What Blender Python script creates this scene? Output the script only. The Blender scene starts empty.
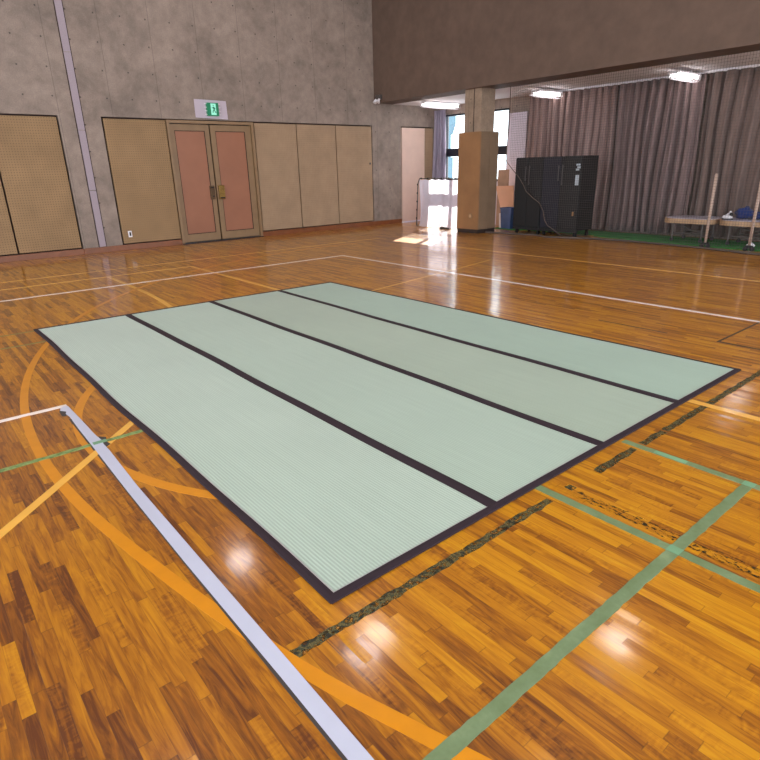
import bpy, bmesh, math, random
from mathutils import Vector, Matrix
random.seed(7)
C = bpy.context.scene.collection
PI = math.pi

# ------------------------------------------------------------------ materials
def lin(c):
    return tuple(((v/255)/12.92 if v/255 <= 0.04045 else ((v/255+0.055)/1.055)**2.4) for v in c) + (1,)

class NT:
    def __init__(s, name):
        s.m = bpy.data.materials.new(name); s.m.use_nodes = True
        s.t = s.m.node_tree; s.n = s.t.nodes; s.l = s.t.links
        s.b = s.n['Principled BSDF']; s.out = s.n['Material Output']
    def new(s, typ, **kw):
        nd = s.n.new(typ)
        for k, v in kw.items(): setattr(nd, k, v)
        return nd
    def put(s, sock, v):
        if isinstance(v, bpy.types.NodeSocket): s.l.new(v, sock)
        elif v is not None: sock.default_value = v
    def math(s, op, a, b=None, c=None):
        nd = s.new('ShaderNodeMath', operation=op)
        s.put(nd.inputs[0], a)
        if b is not None: s.put(nd.inputs[1], b)
        if c is not None: s.put(nd.inputs[2], c)
        return nd.outputs[0]
    def coords(s, scale=(1,1,1)):
        tc = s.new('ShaderNodeTexCoord'); mp = s.new('ShaderNodeMapping')
        s.l.new(tc.outputs['Object'], mp.inputs[0]); mp.inputs['Scale'].default_value = scale
        return mp.outputs[0]
    def noise(s, vec, scale, detail=4, rough=.55, dist=0):
        nd = s.new('ShaderNodeTexNoise'); s.l.new(vec, nd.inputs['Vector'])
        nd.inputs['Scale'].default_value = scale; nd.inputs['Detail'].default_value = detail
        nd.inputs['Roughness'].default_value = rough; nd.inputs['Distortion'].default_value = dist
        return nd.outputs['Fac']
    def ramp(s, fac, stops):
        nd = s.new('ShaderNodeValToRGB'); s.l.new(fac, nd.inputs[0])
        e = nd.color_ramp.elements
        while len(e) < len(stops): e.new(.5)
        for i, (p, c) in enumerate(stops):
            e[i].position = p; e[i].color = c if len(c) == 4 else lin(c)
        return nd.outputs[0]
    def mix(s, fac, a, b, mode='MIX'):
        nd = s.new('ShaderNodeMix', data_type='RGBA', blend_type=mode)
        s.put(nd.inputs[0], fac); s.put(nd.inputs[6], a); s.put(nd.inputs[7], b)
        return nd.outputs[2]
    def bump(s, h, strength=.3, dist=.01):
        nd = s.new('ShaderNodeBump'); s.l.new(h, nd.inputs['Height'])
        nd.inputs['Strength'].default_value = strength; nd.inputs['Distance'].default_value = dist
        s.l.new(nd.outputs[0], s.b.inputs['Normal'])
    def rough(s, v): s.put(s.b.inputs['Roughness'], v)
    def color(s, v): s.put(s.b.inputs['Base Color'], v)

def plain(name, rgb, rough=.6, metal=0, var=.12, scale=6, bump=0):
    k = NT(name); v = k.coords()
    n = k.noise(v, scale)
    c = lin(rgb)
    lo = tuple(max(0, x*(1-var)) for x in c[:3])+(1,); hi = tuple(min(1, x*(1+var)) for x in c[:3])+(1,)
    k.color(k.ramp(n, [(.3, lo), (.7, hi)])); k.rough(rough); k.b.inputs['Metallic'].default_value = metal
    if bump: k.bump(n, bump)
    return k.m

def emit(name, rgb, strength):
    k = NT(name); k.color(tuple(x*.3 for x in lin(rgb)[:3])+(1,))
    k.b.inputs['Emission Color'].default_value = lin(rgb); k.b.inputs['Emission Strength'].default_value = strength
    return k.m

def concrete(name, axis=0, tint=(136,121,111)):
    k = NT(name); v = k.coords()
    n1 = k.noise(v, 1.3, 8, .6, .6); n2 = k.noise(v, 7, 6, .6); n3 = k.noise(v, 60, 3)
    c = lin(tint)
    d = tuple(x*.7 for x in c[:3])+(1,); h = tuple(min(1, x*1.3) for x in c[:3])+(1,)
    m = k.math('ADD', k.math('MULTIPLY', n1, .65), k.math('MULTIPLY', n2, .35))
    col = k.ramp(m, [(.36, d), (.5, c), (.64, h)])
    col = k.mix(.25, col, k.ramp(n3, [(.3, (.25,.22,.2,1)), (.7, (.75,.7,.66,1))]), 'OVERLAY')
    sp = k.new('ShaderNodeSeparateXYZ'); k.l.new(v, sp.inputs[0])
    a = sp.outputs[axis]; z = sp.outputs[2]
    # small tie holes left by the shuttering and the joints between boards
    def cell(x, per, off=0):
        f = k.math('FRACT', k.math('DIVIDE', k.math('ADD', x, 100+off), per))
        return k.math('MULTIPLY', k.math('SUBTRACT', f, .5), per)
    dx = cell(a, .45, .1); dz = cell(z, .45, .12)
    r = k.math('SQRT', k.math('ADD', k.math('MULTIPLY', dx, dx), k.math('MULTIPLY', dz, dz)))
    hole = k.math('LESS_THAN', r, .014)
    seam = k.math('LESS_THAN', k.math('ABSOLUTE', cell(a, .9, .27)), .006)
    msk = k.math('MAXIMUM', hole, k.math('MULTIPLY', seam, .45))
    col = k.mix(k.math('MULTIPLY', msk, .75), col, (.03,.026,.024,1))
    k.color(col); k.rough(.75); k.bump(m, .25, .01)
    return k.m

def wood_floor():
    k = NT('floor_boards'); v = k.coords()
    sp = k.new('ShaderNodeSeparateXYZ'); k.l.new(v, sp.inputs[0]); x, y = sp.outputs[0], sp.outputs[1]
    W, L = .036, .38
    row = k.math('FLOOR', k.math('DIVIDE', x, W))
    wn = k.new('ShaderNodeTexWhiteNoise', noise_dimensions='1D'); k.l.new(row, wn.inputs['W'])
    rr = wn.outputs['Value']
    u = k.math('DIVIDE', k.math('ADD', y, k.math('MULTIPLY', rr, 7.3)), k.math('ADD', k.math('MULTIPLY', rr, .35), L*.75))
    col = k.math('FLOOR', u)
    cv = k.new('ShaderNodeCombineXYZ'); k.l.new(row, cv.inputs[0]); k.l.new(col, cv.inputs[1])
    w2 = k.new('ShaderNodeTexWhiteNoise', noise_dimensions='2D'); k.l.new(cv.outputs[0], w2.inputs['Vector'])
    t = w2.outputs['Value']
    # grain, shifted for each board
    va = k.new('ShaderNodeVectorMath', operation='MULTIPLY_ADD')
    k.l.new(w2.outputs['Color'], va.inputs[0]); va.inputs[1].default_value = (9, 9, 9); k.l.new(v, va.inputs[2])
    mp = k.new('ShaderNodeMapping'); k.l.new(va.outputs[0], mp.inputs[0]); mp.inputs['Scale'].default_value = (18, 1.6, 1)
    g = k.noise(mp.outputs[0], 2.2, 8, .6, 1.6)
    mp2 = k.new('ShaderNodeMapping'); k.l.new(va.outputs[0], mp2.inputs[0]); mp2.inputs['Scale'].default_value = (7, 16, 1)
    fig = k.noise(mp2.outputs[0], 1.6, 3, .5, 2.2)
    isfig = k.math('GREATER_THAN', k.math('FRACT', k.math('MULTIPLY', t, 37.7)), .8)
    f = k.math('ADD', k.math('MULTIPLY', t, .31), k.math('MULTIPLY', g, .74))
    f = k.math('SUBTRACT', f, .015)
    f = k.math('ADD', f, k.math('MULTIPLY', isfig, k.math('MULTIPLY', k.math('SUBTRACT', fig, .5), .36)))
    big = k.noise(v, .5, 3)
    f = k.math('ADD', f, k.math('MULTIPLY', k.math('SUBTRACT', big, .5), .16))
    # board tone gets darker towards the left of the hall
    left_dark = k.new('ShaderNodeMapRange'); k.l.new(x, left_dark.inputs[0])
    for q, vv in enumerate((.1, 1.5, .17, 0)): left_dark.inputs[q+1].default_value = vv
    f = k.math('SUBTRACT', f, left_dark.outputs[0])
    c = k.ramp(f, FLOOR_STOPS)
    knot = k.new('ShaderNodeTexVoronoi'); k.l.new(v, knot.inputs['Vector']); knot.inputs['Scale'].default_value = 2.6
    c = k.mix(k.math('MULTIPLY', k.math('LESS_THAN', knot.outputs['Distance'], .022), .8), c, (.03,.012,.004,1))
    # board joints
    fx = k.math('FRACT', k.math('DIVIDE', x, W)); ex = k.math('MINIMUM', fx, k.math('SUBTRACT', 1, fx))
    fy = k.math('FRACT', u); ey = k.math('MINIMUM', fy, k.math('SUBTRACT', 1, fy))
    j = k.math('MAXIMUM', k.math('LESS_THAN', ex, .018), k.math('LESS_THAN', ey, .0035))
    c = k.mix(k.math('MULTIPLY', j, .4), c, (.06,.02,.004,1))
    k.color(c)
    tilt = k.math('MULTIPLY', k.math('SUBTRACT', w2.outputs['Value'], .5), k.math('MULTIPLY', k.math('SUBTRACT', fx, .5), .0011))
    lac(k, tilt)
    return k.m

FLOOR_STOPS = [(.18, (92,44,6)), (.33, (140,80,6)), (.46, (172,106,5)), (.62, (194,128,7)), (.82, (206,148,18))]

def lac(k, tilt=None):
    "the lacquer that floor and painted lines share"
    v = k.coords()
    n = k.noise(v, 3, 3); n2 = k.noise(v, 26, 2)
    k.rough(.42)
    k.b.inputs['Coat Weight'].default_value = .85
    k.b.inputs['Coat IOR'].default_value = 1.5
    k.put(k.b.inputs['Coat Roughness'], k.math('ADD', .085, k.math('MULTIPLY', n2, .06)))
    k.b.inputs['Specular IOR Level'].default_value = .3
    bp = k.new('ShaderNodeBump'); hh = k.math('MULTIPLY', n, .0012)
    if tilt is not None: hh = k.math('ADD', hh, tilt)
    k.l.new(hh, bp.inputs['Height'])
    bp.inputs['Strength'].default_value = 1; bp.inputs['Distance'].default_value = 1
    k.l.new(bp.outputs[0], k.b.inputs['Coat Normal'])

def paint(name, rgb, var=.06):
    k = NT(name); v = k.coords(); n = k.noise(v, 9)
    c = lin(rgb)
    k.color(k.ramp(n, [(.3, tuple(x*(1-var) for x in c[:3])+(1,)), (.7, tuple(min(1,x*(1+var)) for x in c[:3])+(1,))]))
    lac(k); return k.m

def worn(name, stops, scale, thr, soft=.08, stretch=(1,1,1), rough=.5):
    "thin film with gaps: paint or adhesive that has worn away in places"
    k = NT(name); v = k.coords(stretch)
    n = k.noise(v, scale, 5, .7); n2 = k.noise(v, scale*.9+3, 4, .7)
    k.color(k.ramp(n2, stops)); k.rough(rough)
    a = k.new('ShaderNodeMapRange'); k.l.new(n, a.inputs[0])
    a.inputs[1].default_value = thr; a.inputs[2].default_value = thr+soft
    k.l.new(a.outputs[0], k.b.inputs['Alpha'])
    return k.m

def perforated(name, rgb, axis=0, per=.042, depth=.55, rad=.2):
    k = NT(name); v = k.coords(); n = k.noise(v, 2.5, 5, .6)
    c = lin(rgb)
    col = k.ramp(n, [(.3, tuple(x*.86 for x in c[:3])+(1,)), (.7, tuple(min(1,x*1.1) for x in c[:3])+(1,))])
    sp = k.new('ShaderNodeSeparateXYZ'); k.l.new(v, sp.inputs[0])
    def cell(x):
        f = k.math('FRACT', k.math('DIVIDE', k.math('ADD', x, 50), per)); return k.math('SUBTRACT', f, .5)
    dx, dz = cell(sp.outputs[axis]), cell(sp.outputs[2])
    r = k.math('SQRT', k.math('ADD', k.math('MULTIPLY', dx, dx), k.math('MULTIPLY', dz, dz)))
    k.color(k.mix(k.math('MULTIPLY', k.math('LESS_THAN', r, rad), depth), col, (.05,.03,.02,1)))
    k.rough(.8)
    return k.m

def rug_mat(name, rgb):
    k = NT(name); v = k.coords(); c = lin(rgb)
    sp = k.new('ShaderNodeSeparateXYZ'); k.l.new(v, sp.inputs[0])
    s = k.math('SINE', k.math('MULTIPLY', sp.outputs[0], 2*PI/.0145))
    s2 = k.math('SINE', k.math('MULTIPLY', sp.outputs[1], 2*PI/.006))
    n = k.noise(k.coords((60, 1.5, 1)), 1, 3); b = k.noise(v, 1.1, 3)
    f = k.math('ADD', k.math('MULTIPLY', s, .22), k.math('ADD', k.math('MULTIPLY', n, .35), k.math('MULTIPLY', b, .3)))
    f = k.math('ADD', f, k.math('MULTIPLY', s2, .03))
    k.color(k.ramp(f, [(.05, tuple(x*.80 for x in c[:3])+(1,)), (.62, tuple(min(1,x*1.1) for x in c[:3])+(1,))]))
    k.rough(.62); k.b.inputs['Specular IOR Level'].default_value = .35
    k.b.inputs['Sheen Weight'].default_value = .15
    k.bump(s, .25, .003)
    return k.m

def fabric(name, rgb, axis=1, rough=.9, streak=14, trans=0):
    k = NT(name); sc = (1,1,.15)
    v = k.coords(sc); n = k.noise(v, streak, 4, .6); c = lin(rgb)
    k.color(k.ramp(n, [(.3, tuple(x*.8 for x in c[:3])+(1,)), (.7, tuple(min(1,x*1.18) for x in c[:3])+(1,))]))
    k.rough(rough); k.b.inputs['Specular IOR Level'].default_value = .1
    k.b.inputs['Sheen Weight'].default_value = .2
    if trans:
        tr = k.new('ShaderNodeBsdfTranslucent'); tr.inputs[0].default_value = c
        mx = k.new('ShaderNodeMixShader'); mx.inputs[0].default_value = trans
        k.l.new(k.b.outputs[0], mx.inputs[1]); k.l.new(tr.outputs[0], mx.inputs[2]); k.l.new(mx.outputs[0], k.out.inputs[0])
    return k.m

def sheer(name, rgb, clear, trans):
    k = NT(name); c = lin(rgb)
    k.color(c); k.rough(.9); k.b.inputs['Specular IOR Level'].default_value = .05
    tr = k.new('ShaderNodeBsdfTranslucent'); tr.inputs[0].default_value = c
    mx = k.new('ShaderNodeMixShader'); mx.inputs[0].default_value = trans
    k.l.new(k.b.outputs[0], mx.inputs[1]); k.l.new(tr.outputs[0], mx.inputs[2])
    tp = k.new('ShaderNodeBsdfTransparent'); m2 = k.new('ShaderNodeMixShader')
    v = k.coords(); n = k.noise(v, 5, 3)
    k.put(m2.inputs[0], k.math('ADD', k.math('MULTIPLY', n, .1), clear-.05))
    k.l.new(mx.outputs[0], m2.inputs[1]); k.l.new(tp.outputs[0], m2.inputs[2]); k.l.new(m2.outputs[0], k.out.inputs[0])
    return k.m

M = dict(
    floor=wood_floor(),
    concrete=concrete('fair_faced_concrete', 0),
    concrete_y=concrete('column_concrete', 1, (140,120,102)),
    lintel=concrete('lintel_concrete', 1, (150,134,124)),
    white_line=paint('white_line_paint', (238,222,214)), yellow_line=paint('orange_line_paint', (206,130,3)),
    pale_yellow=paint('pale_yellow_line_paint', (230,170,68)), olive_line=paint('olive_line_paint', (118,112,52)),
    dark_joint=paint('dark_joint', (60,34,14)),
    panel=perforated('perforated_tan_board', (146,116,82)),
    panel_pale=perforated('pale_perforated_board', (156,129,102), depth=.2),
    panel_pink=plain('pale_pink_board', (214,182,166), .7, var=.05, scale=3),
    clad_front=plain('tan_column_board', (138,99,64), .55, var=.12, scale=3),
    clad_side=perforated('perforated_column_board', (122,98,76), 0, .03, .35),
    gap=plain('dark_recess', (52,34,30), .9), tan_frame=plain('tan_door_steel', (132,104,74), .45, var=.08),
    salmon=plain('salmon_door_panel', (146,95,70), .5, var=.07, scale=2),
    brass=plain('worn_brass', (128,98,46), .4, .6, .3, 40), dark_brass=plain('dark_brass', (88,66,44), .45, .5, .3, 40), dark_metal=plain('dark_metal', (40,34,34), .4, .6),
    skirting=plain('reddish_brown_skirting', (118,66,34), .4, var=.18), strip=plain('lavender_joint_cover', (154,139,147), .6, var=.14, scale=90),
    white_board=plain('white_wall_board', (214,202,214), .7, var=.03), ceiling=plain('white_ceiling_board', (220,212,214), .8, var=.04),
    hall_ceiling=plain('grey_hall_ceiling', (150,142,136), .8, var=.1), brown_beam=plain('brown_beam_soffit', (96,74,62), .8, var=.12),
    beam_paint=plain('dark_brown_beam', (92,72,60), .8, var=.15, scale=4),
    plinth=plain('black_plinth', (44,34,32), .5),
    dark_frame=plain('dark_window_frame', (38,34,42), .45, .2), white_plastic=plain('white_plastic', (226,222,226), .4, var=.03),
    sign_plate=plain('lavender_white_plate', (186,172,184), .5, var=.03),
    sign_green=emit('green_sign_face', (8,120,80), .7), sign_white=emit('white_sign_face', (150,225,200), .9),
    rug_a=rug_mat('woven_rush_a', (172,186,170)), rug_b=rug_mat('woven_rush_b', (165,181,163)),
    rug_c=rug_mat('woven_rush_c', (156,170,149)), rug_d=rug_mat('woven_rush_d', (152,173,153)),
    binding=plain('dark_plum_binding', (36,18,28), .75, var=.15, scale=30), thread=plain('pale_edging_thread', (168,160,158), .8),
    white_tape=plain('white_vinyl_tape', (186,186,202), .35, var=.03), tape_shadow_flap=plain('tape_shadow_and_underside', (60,52,50), .6),
    green_tape=worn('thin_green_tape', [(.3,(100,116,76)), (.55,(112,130,92)), (.75,(132,146,106))], 6, -1, .3),
    green_tape_fresh=plain('fresh_green_tape', (112,152,116), .5), green_tape_dark=worn('dark_green_tape', [(.35,(74,104,52)), (.6,(132,150,92))], 24, .2, .2),
    residue=worn('dark_adhesive_residue', [(.36,(10,10,7)), (.47,(40,42,20)), (.55,(116,100,54)), (.60,(26,30,14)), (.70,(70,78,60))], 42, .36, .14),
    crumbs=worn('dark_adhesive_crumbs', [(.3,(14,10,6)), (.7,(34,26,12))], 30, .545, .02, (2.5,1,1)),
    turf=plain('green_turf', (42,112,44), .95, var=.3, scale=70, bump=.6), turf_edge=plain('brown_turf_backing', (92,74,58), .9),
    locker=plain('near_black_steel', (8,9,12), .6, .0, .2, 3), locker_navy=plain('navy_steel', (11,14,30), .6, .0, .15, 3),
    locker_brown=plain('black_brown_steel', (11,10,10), .6, .0), label_paper=plain('grey_white_paper', (168,176,184), .7), orange_tag=plain('tan_tag', (150,110,70), .7),
    handle=plain('dull_steel_handle', (84,80,80), .4, .5), black=plain('black_rubber', (18,17,18), .6),
    curtain=fabric('mauve_brown_curtain', (146,120,114)), curtain_b=fabric('dusty_brown_curtain', (116,97,90)),
    curtain_c=fabric('grey_mauve_curtain', (126,105,102)), curtain_pale=fabric('pale_grey_curtain', (176,166,184), trans=.35),
    sheet=sheer('sheer_white_sheet', (236,230,246), .3, .55),
    net=plain('grey_net_cord', (84,76,74), .8), rope=plain('grey_brown_rope', (84,70,62), .9, var=.25, scale=60),
    post=plain('tan_painted_post', (186,158,142), .45, var=.06), deck=plain('tan_wooden_deck', (176,140,106), .5, var=.12, scale=8),
    deck_top=plain('grey_laminate_top', (172,164,176), .35, var=.06), steel=plain('dull_steel_leg', (92,84,80), .4, .5),
    blue_cloth=fabric('blue_cloth', (34,50,100), streak=30), blue_plastic=plain('blue_plastic', (62,84,128), .45, var=.15),
    peach=plain('peach_board', (222,172,142), .6, var=.05, scale=3), tan_card=plain('tan_cardboard', (176,142,118), .8),
    tube=emit('lit_fluorescent_tube', (255,250,250), 14),
    far_blue=plain('pale_blue_facade', (98,126,140), .8, var=.04, scale=1), far_white=plain('white_facade', (244,246,248), .8, var=.02),
    glass=None)
k = NT('clear_window_glass'); k.color((1,1,1,1)); k.rough(.0)
gl = k.new('ShaderNodeBsdfGlossy'); gl.inputs['Roughness'].default_value = .02
tp = k.new('ShaderNodeBsdfTransparent'); tp.inputs[0].default_value = (.94,.97,.97,1)
mx = k.new('ShaderNodeMixShader'); mx.inputs[0].default_value = .06
k.l.new(tp.outputs[0], mx.inputs[1]); k.l.new(gl.outputs[0], mx.inputs[2]); k.l.new(mx.outputs[0], k.out.inputs[0])
M['glass'] = k.m
M['lamp'] = emit('lit_lamp_glass', (255,240,236), 26)

# ------------------------------------------------------------------ builders
class MB:
    def __init__(s): s.v = []; s.f = []; s.mi = []; s.mats = []
    def _m(s, m):
        if m not in s.mats: s.mats.append(m)
        return s.mats.index(m)
    def add(s, vs, fs, m):
        b = len(s.v); s.v += [tuple(p) for p in vs]; i = s._m(m)
        for f in fs: s.f.append(tuple(b+q for q in f)); s.mi.append(i)
        return s
    def box(s, x0, x1, y0, y1, z0, z1, m, bev=0):
        if bev:
            bm = bmesh.new(); bmesh.ops.create_cube(bm, size=1)
            bmesh.ops.scale(bm, vec=(x1-x0, y1-y0, z1-z0), verts=bm.verts)
            bmesh.ops.translate(bm, vec=((x0+x1)/2, (y0+y1)/2, (z0+z1)/2), verts=bm.verts)
            bmesh.ops.bevel(bm, geom=list(bm.edges), offset=bev, segments=2, affect='EDGES', profile=.5)
            bm.verts.index_update(); s.add([v.co[:] for v in bm.verts], [[v.index for v in f.verts] for f in bm.faces], m); bm.free(); return s
        vs = [(x,y,z) for z in (z0,z1) for y in (y0,y1) for x in (x0,x1)]
        return s.add(vs, [(0,2,3,1),(4,5,7,6),(0,1,5,4),(2,6,7,3),(0,4,6,2),(1,3,7,5)], m)
    def tube(s, pts, r, m, n=8, cap=True):
        pts = [Vector(p) for p in pts]; vs = []; fs = []
        up = None
        for i, p in enumerate(pts):
            a = pts[max(i-1,0)]; b = pts[min(i+1,len(pts)-1)]; t = (b-a).normalized()
            if up is None: up = Vector((0,0,1)) if abs(t.z) < .9 else Vector((1,0,0))
            sd = t.cross(up).normalized(); up = sd.cross(t).normalized()
            rr = r[i] if isinstance(r, (list,tuple)) else r
            for q in range(n):
                an = 2*PI*q/n; vs.append(p + (sd*math.cos(an)+up*math.sin(an))*rr)
        for i in range(len(pts)-1):
            for q in range(n):
                fs.append((i*n+q, i*n+(q+1)%n, (i+1)*n+(q+1)%n, (i+1)*n+q))
        if cap: fs.append(tuple(range(n))[::-1]); fs.append(tuple((len(pts)-1)*n+q for q in range(n)))
        return s.add(vs, fs, m)
    def prism(s, poly, h, m, axis='z', base=0):
        "poly: 2-D outline, extruded by h along axis from base"
        n = len(poly)
        def P(a, b, c): return {'z': (a,b,c), 'x': (c,a,b), 'y': (a,c,b)}[axis]
        vs = [P(a,b,base) for a,b in poly]+[P(a,b,base+h) for a,b in poly]
        fs = [tuple(range(n))[::-1], tuple(range(n,2*n))]+[(i,(i+1)%n,n+(i+1)%n,n+i) for i in range(n)]
        return s.add(vs, fs, m)
    def build(s, name, parent=None, smooth=False, label=None, stuff=False, kind=None):
        me = bpy.data.meshes.new(name); me.from_pydata(s.v, [], s.f)
        for m in s.mats: me.materials.append(m)
        for p, i in zip(me.polygons, s.mi): p.material_index = i; p.use_smooth = smooth
        bm = bmesh.new(); bm.from_mesh(me); bmesh.ops.recalc_face_normals(bm, faces=bm.faces); bm.to_mesh(me); bm.free()
        o = bpy.data.objects.new(name, me); C.objects.link(o)
        if parent is not None:
            o.parent = parent; o.matrix_parent_inverse = parent.matrix_world.inverted() if parent.type != 'EMPTY' else Matrix.Translation(-Vector(parent.location))
        if label: o['label'] = label
        if kind: o['kind'] = kind
        return o

def thing(name, label, cat, loc, group=None):
    o = bpy.data.objects.new(name, None); C.objects.link(o); o.location = loc; o.empty_display_size = .1
    o['label'] = label; o['category'] = cat
    if group: o['group'] = group
    return o
def tag(o, label, cat, group=None):
    o['label'] = label; o['category'] = cat
    if group: o['group'] = group
    return o
def struct(o, label=None, cat=None):
    o['kind'] = 'structure'
    if label: o['label'] = label
    if cat: o['category'] = cat
    return o
def bx(x0,x1,y0,y1,z0,z1,m,bev=0): return MB().box(x0,x1,y0,y1,z0,z1,m,bev)

# ------------------------------------------------------------------ shell
YW, XW = 12.10, 12.10
HC = 6.6           # hall ceiling
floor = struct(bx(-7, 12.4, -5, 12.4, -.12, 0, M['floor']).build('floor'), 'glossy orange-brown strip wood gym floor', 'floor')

def strip(name, x0, x1, y0, y1, m, label, z=.0012, parent=floor):
    return MB().box(x0, x1, y0, y1, 0, z, m).build(name, parent, label=label)
def band(pts, w, z):
    mb = []; L = []
    n = len(pts)
    for i in range(n):
        a = Vector(pts[max(i-1,0)]); b = Vector(pts[min(i+1,n-1)]); t = (b-a).normalized(); nn = Vector((-t.y, t.x))
        p = Vector(pts[i]); L.append((p+nn*w/2, p-nn*w/2))
    vs = [];
    for l, r in L: vs += [(l.x,l.y,0),(r.x,r.y,0),(l.x,l.y,z),(r.x,r.y,z)]
    fs = []
    for i in range(n-1):
        a = i*4; b = a+4
        fs += [(a+2,a+3,b+3,b+2),(a,b,b+1,a+1),(a,a+2,b+2,b),(a+1,b+1,b+3,a+3)]
    fs += [(0,1,3,2), (n*4-4, n*4-2, n*4-1, n*4-3)]
    return vs, fs
def curve(name, pts, w, m, label, z=.0012):
    vs, fs = band(pts, w, z); return MB().add(vs, fs, m).build(name, floor, label=label)
def arc(cx, cy, r, a0, a1, n=60): return [(cx+r*math.cos(math.radians(a0+(a1-a0)*i/n)), cy+r*math.sin(math.radians(a0+(a1-a0)*i/n))) for i in range(n+1)]

strip('court_line', -5, 5.95, 8.175, 8.225, M['white_line'], 'white line running along the wall with the doors', .0016)
strip('court_line', 5.90, 5.95, -4, 8.175, M['white_line'], 'white line running across the floor beyond the rug', .0016)
strip('court_line', -5, 8.0, 9.70, 9.74, M['pale_yellow'], 'thin pale yellow line closest to the panelled wall')
strip('court_line', -5, 3.60, 9.04, 9.085, M['pale_yellow'], 'thin pale yellow line that turns a corner towards the rug')
strip('court_line', 3.545, 3.60, -4, 9.04, M['pale_yellow'], 'pale yellow line that passes under the rug')
strip('court_line', 7.98, 8.03, -4, 7.9, M['pale_yellow'], 'thin yellow line in front of the net')
curve('court_line', [(2.31,9.04),(2.31,8.24),(2.305,7.8),(2.30,7.44),(2.285,7.1),(2.26,6.75),(2.21,6.33),(2.17,6.1)], .05, M['pale_yellow'], 'pale yellow line curving in under the far edge of the rug', .0014)
curve('court_line', [(3.6,5.3),(4.38,5.45),(5.47,5.66),(6.35,5.82),(7.21,6.0)], .035, M['pale_yellow'], 'thin yellow slanting line behind the far corner of the rug')
curve('court_line', arc(6.522,3.257,6.18,84,189.8,110)+[(.466,2.0),(.502,1.8),(.542,1.6),(.588,1.4),(.635,1.2),(.695,1.0),(.85,.55),(1.03,.1),(1.45,-.7)], .05, M['yellow_line'], 'wide sweeping orange arc around the rug', .0014)
curve('court_line', arc(2.33,3.27,1.765,100,262,70), .055, M['yellow_line'], 'smaller orange arc partly under the rug', .0014)
curve('court_line', [(-3,-.46),(.14,2.68),(.84,3.39),(1.2,3.75)], .045, M['pale_yellow'], 'pale yellow diagonal line reaching the left edge of the rug', .0018)
strip('court_line', -5, .62, 3.955, 3.998, M['white_line'], 'short white line meeting the torn end of the white tape', .002)
strip('court_line', -5, .95, 6.285, 6.315, M['olive_line'], 'thin olive line reaching the far left corner of the rug')
strip('court_line', -5, .95, 5.79, 5.82, M['olive_line'], 'second thin olive line beside the left edge of the rug')
strip('floor_joint', 4.965, 4.985, 2.15, 2.8, M['dark_joint'], 'dark joint in the boards beyond the rug')
strip('floor_joint', 5.0, 5.03, 1.2, 1.76, M['dark_joint'], 'dark joint in the boards near the right picture edge')
strip('floor_joint', 5.03, 5.9, 1.74, 1.76, M['dark_joint'], 'dark cross joint running up to the white line')
strip('floor_slot', 2.2, 4.05, 11.74, 11.79, M['dark_joint'], 'narrow dark slot in the floor near the skirting')

# tapes and residue on the floor
def ragged(x0, x1, y0, y1, z, m, name, along='y', amp=.004, step=.03, z0=0, ends=True):
    n = max(2, int(((y1-y0) if along == 'y' else (x1-x0))/step)); pts = []
    A, B = [], []
    for i in range(n+1):
        t = i/n; ra = random.uniform(-amp, amp); rb = random.uniform(-amp, amp)
        if along == 'y': A.append((x0+ra, y0+(y1-y0)*t)); B.append((x1+rb, y0+(y1-y0)*t))
        else: A.append((x0+(x1-x0)*t, y0+ra)); B.append((x0+(x1-x0)*t, y1+rb))
    vs = []; fs = []
    for (a, b) in zip(A, B): vs += [(a[0],a[1],z0),(b[0],b[1],z0),(a[0],a[1],z),(b[0],b[1],z)]
    for i in range(n):
        a = i*4; b = a+4; fs += [(a+2,a+3,b+3,b+2),(a,b,b+1,a+1),(a,a+2,b+2,b),(a+1,b+1,b+3,a+3)]
    fs += [(0,1,3,2),(n*4,n*4+2,n*4+3,n*4+1)]
    return MB().add(vs, fs, m)

t = thing('floor_tape', 'wide white tape stuck along the floor left of the rug, far end torn', 'tape', (.6,2.5,0))
poly = [(.565,-1.5),(.620,-1.5),(.624,1.2),(.624,1.9),(.624,2.6),(.636,3.10),(.634,3.20),(.640,3.27),(.634,3.34),(.632,3.4),(.628,3.7),(.622,3.95),(.600,3.965),(.575,3.94),(.565,3.90),(.592,3.86),(.580,3.82),(.588,3.76),(.582,3.55),(.580,3.2),(.572,2.6),(.570,1.9),(.575,1.2)]
MB().prism(poly, .0035, M['white_tape']).build('tape_strip', t)
MB().prism([(.561,-1.5),(.6,-1.5),(.6,3.7),(.574,3.72),(.569,3.0),(.565,1.9)], .0015, M['tape_shadow_flap'], base=.0002).build('tape_edge_shadow', t, label='shadow painted as a dark strip along the tape edge')  # dark strip stands in for the shadow beside the tape's left edge
MB().prism([(.63,3.15),(.665,3.18),(.655,3.24),(.672,3.29),(.64,3.33)], .002, M['tape_shadow_flap'], base=.0003).build('torn_flap', t, label='dark torn flap where the green tape crosses')
MB().prism([(.575,3.78),(.553,3.80),(.556,3.88),(.57,3.93),(.60,3.9)], .002, M['tape_shadow_flap'], base=.0003).build('torn_flap', t, label='dark torn flap at the far end')
t = tag(ragged(-4, .86, 3.222, 3.258, .0026, M['green_tape_dark'], '', 'x', .003).build('floor_tape'), 'dark green tape crossing the white tape and ending at the rug', 'tape')
tag(ragged(.4, 2.75, .700, .745, .0022, M['green_tape'], '', 'x', .002).build('floor_tape'), 'broad worn green tape running parallel to the near edge of the rug', 'tape')
tag(ragged(2.73, 2.772, -2, 1.33, .0026, M['green_tape'], '', 'y', .002).build('floor_tape'), 'worn green tape starting at the third seam of the rug and going right', 'tape')
tag(ragged(2.0, 2.042, -2, 1.35, .0024, M['green_tape'], '', 'y', .002).build('floor_tape'), 'worn green tape flanked by dark crumbs, crossing the broad tape', 'tape')
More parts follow.
